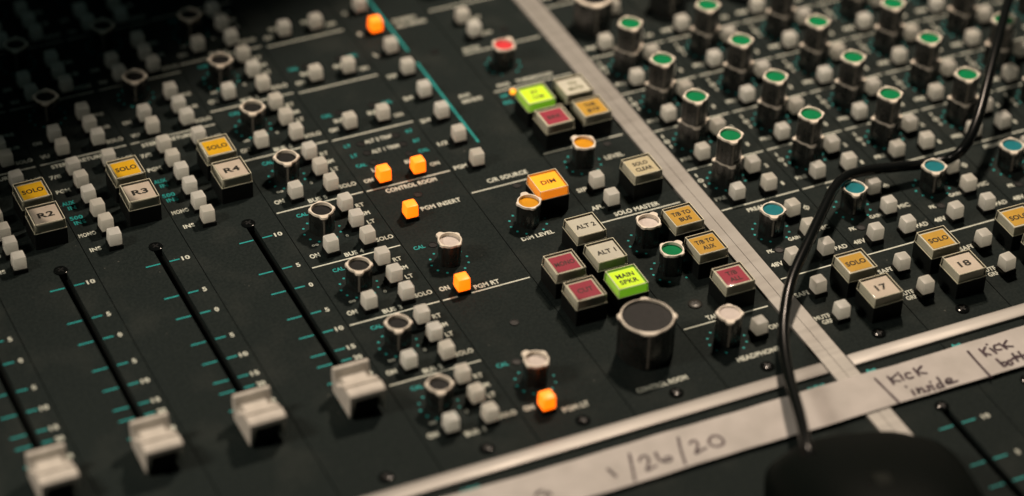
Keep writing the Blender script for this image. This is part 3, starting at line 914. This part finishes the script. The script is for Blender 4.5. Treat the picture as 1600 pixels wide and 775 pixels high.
HAND = [[(-21.76, -121.41), (-20.98, -125.61)], [(-11.88, -117.55), (-13.64, -122.81), (-16.06, -129.8)], [(-10.43, -122.09), (-9.33, -120.76), (-8.04, -120.29), (-7.18, -121.08), (-7.36, -122.81), (-8.77, -125.2), (-10.2, -127.15), (-8.48, -126.82), (-6.38, -126.41)], [(-3.53, -120.53), (-3.96, -122.16), (-4.0, -124.25), (-3.18, -125.5), (-1.64, -126.17), (-0.16, -125.6), (-0.09, -124.43), (-1.17, -124.08), (-2.8, -125.19)], [(6.77, -117.04), (4.74, -122.87), (2.99, -129.36)], [(9.03, -121.19), (10.14, -120.32), (11.13, -120.44), (11.47, -121.81), (10.38, -124.08), (8.39, -126.38), (10.65, -125.71), (13.04, -125.22)], [(15.51, -122.63), (16.97, -121.11), (18.94, -121.03), (20.08, -122.87), (19.82, -125.09), (17.9, -126.09), (15.86, -125.52), (15.15, -123.69), (15.57, -122.35)], [(-49.32, -123.47), (-47.8, -122.39), (-46.27, -122.17)], [(-46.64, -124.62), (-44.94, -123.61), (-44.51, -125.25)], [(83.91, -116.73), (84.4, -123.49), (84.9, -130.43)], [(88.5, -117.45), (88.57, -119.47), (88.46, -121.65)], [(91.86, -117.64), (88.57, -119.47), (91.36, -121.16)], [(92.97, -118.24), (92.82, -121.04)], [(92.89, -116.96), (92.97, -117.12)], [(96.83, -118.77), (95.47, -118.44), (94.48, -119.76), (94.91, -121.18), (96.58, -121.15)], [(99.16, -117.26), (99.0, -121.19)], [(102.33, -117.24), (99.42, -119.38), (101.96, -121.21)], [(92.48, -126.94), (92.12, -129.49)], [(91.58, -124.47), (91.66, -124.62)], [(94.53, -126.71), (94.04, -129.45), (94.73, -127.78), (96.3, -127.22), (95.91, -129.52)], [(99.51, -127.36), (98.31, -127.34), (98.66, -128.73), (97.39, -129.66), (96.89, -129.2)], [(100.18, -127.4), (99.81, -129.95)], [(100.61, -125.61), (100.69, -125.76)], [(103.56, -127.86), (102.09, -127.97), (101.53, -129.71), (103.25, -129.46)], [(104.18, -124.65), (103.68, -129.89)], [(105.46, -128.17), (107.87, -127.96), (107.93, -126.75), (106.34, -127.06), (105.78, -129.05), (109.67, -128.98)], [(121.6, -116.94), (121.46, -124.18), (121.49, -131.7)], [(125.99, -117.46), (126.17, -121.64)], [(128.5, -117.41), (126.4, -119.57), (127.97, -121.59)], [(129.76, -118.65), (130.38, -121.68)], [(129.79, -116.24), (129.86, -116.39)], [(133.36, -118.0), (131.86, -117.95), (131.14, -120.01), (133.13, -120.62)], [(134.17, -117.58), (135.06, -121.09)], [(137.35, -117.34), (135.12, -119.29), (137.7, -120.86)], [(128.56, -124.47), (128.87, -128.85)], [(129.13, -126.87), (130.59, -127.03), (130.36, -128.27), (128.87, -128.85)], [(132.29, -126.76), (131.14, -127.44), (131.37, -129.1), (132.67, -128.5), (132.35, -126.85)], [(135.36, -124.16), (134.94, -128.3)], [(133.36, -126.7), (136.37, -125.88)], [(137.9, -124.19), (137.53, -128.24)], [(135.99, -126.59), (139.31, -126.43)]]
ink = MB()
for k, s_ in enumerate(HAND):
    lean = [(x - 40 - 0.45, y + 122.5 - 0.75) for x, y in s_]
    ink.stroke(lean, 1.1 if k == 0 else 0.95, tz(s_[0][0]) + 0.1 + 0.0006 * k)
ink.build('handwriting', 'ink', tape)

# ---- corded mouse lying on the lower panel, its cable looping back over the modules
CABLE = [(35.2, -152.3, 14.0), (42.9, -134.2, 12.0), (49.6, -116.7, 10.0), (56.7, -100.1, 9.0), (64.4, -85.8, 10.0), (75.3, -71.1, 13.0), (91.2, -55.1, 14.0), (109.7, -36.5, 13.0), (118.3, -28.0, 12.0), (126.6, -22.2, 11.0), (136.9, -19.2, 9.0), (150.7, -20.1, 7.5), (161.4, -21.3, 6.5), (170.9, -24.0, 8.0), (176.7, -26.0, 14.0), (185.7, -19.4, 20.0), (199.5, -4.3, 26.0), (213.8, 12.0, 30.0), (234.1, 35.2, 32.0), (249.4, 53.1, 33.0)]
mouse = thing('computer_mouse', 'black corded mouse in front, its cable looping up over the teal knobs', 'mouse', (47, -182, 0))
def crom(P, n=10):
    out_ = []
    for i in range(len(P) - 1):
        p0, p1, p2, p3 = P[max(i - 1, 0)], P[i], P[i + 1], P[min(i + 2, len(P) - 1)]
        for k in range(n):
            tt = k / n
            out_.append(0.5 * ((2 * p1) + (p2 - p0) * tt + (2 * p0 - 5 * p1 + 4 * p2 - p3) * tt * tt + (3 * p1 - p0 - 3 * p2 + p3) * tt ** 3))
    return out_ + [P[-1]]
def tube(pts, r, n=14):
    mb_ = MB(); P = crom([Vector(p) for p in pts]); vs_ = []
    up = Vector((0, 0, 1))
    for i, p in enumerate(P):
        d = (P[min(i + 1, len(P) - 1)] - P[max(i - 1, 0)]).normalized()
        s1 = d.cross(up).normalized(); s2 = s1.cross(d)
        rr = r[0] + (r[1] - r[0]) * min(1, i / 12) if isinstance(r, tuple) else r
        vs_ += [tuple(p + (s1 * math.cos(2 * math.pi * k / n) + s2 * math.sin(2 * math.pi * k / n)) * rr) for k in range(n)]
    fs_ = [(i * n + k, i * n + (k + 1) % n, (i + 1) * n + (k + 1) % n, (i + 1) * n + k) for i in range(len(P) - 1) for k in range(n)]
    mb_.add(vs_, fs_); return mb_
def loft(rows):
    """rows: list of (t, cx, half width, height) along the mouse's length"""
    mb_ = MB(); n = 24; vs_ = []
    for (y, cx, hw, hz) in rows:
        for k in range(n + 1):
            a = math.pi * k / n
            vs_.append((cx + hw * math.copysign(abs(math.cos(a)) ** 0.75, math.cos(a)), y, 0.3 + hz * math.sin(a) ** 0.7 if 0 < k < n else 0.3))
    N = n + 1
    fs_ = [(i * N + k, (i + 1) * N + k, (i + 1) * N + k + 1, i * N + k + 1) for i in range(len(rows) - 1) for k in range(n)]
    fs_ += [tuple(reversed([k for k in range(N)])), tuple((len(rows) - 1) * N + k for k in range(N))]
    mb_.add(vs_, fs_); return mb_
rows = []
for k in range(17):
    u = k / 16
    y = 36 - 108 * u
    hw = 34 * (max(0.0, 1 - (1 - min(1, u / 0.22)) ** 2.4) ** 0.45 * 0.34 + 0.66) * (1 - 0.30 * max(0, u - 0.7) / 0.3)
    hz = 10 + 20 * math.sin(min(1, u / 0.62) * math.pi / 2)
    if u > 0.62:
        hz *= 1 - 0.55 * ((u - 0.62) / 0.38) ** 2
    rows.append((y, 0, hw, hz))
body = loft(rows).build('body', 'mouse', mouse, smooth=60)
body.rotation_euler = (0, 0, math.radians(-14))
wh = MB()
cw = circ(8, 32)
n = 32
wh.add([(-2.6, y, z) for y, z in cw] + [(2.6, y, z) for y, z in cw], [(i, (i + 1) % n, n + (i + 1) % n, n + i) for i in range(n)] + [tuple(reversed(range(n))), tuple(range(n, 2 * n))])
wheel = wh.build('scroll_wheel', 'wheel', mouse, (-5, -4, 19.4), smooth=40); wheel.rotation_euler = (0, 0, math.radians(-14))
cab = tube([(x - 47, y + 182, z) for x, y, z in [(34, -160, 9)] + CABLE], (3.1, 2.0))
cab.build('cable', 'cable', mouse, smooth=80)
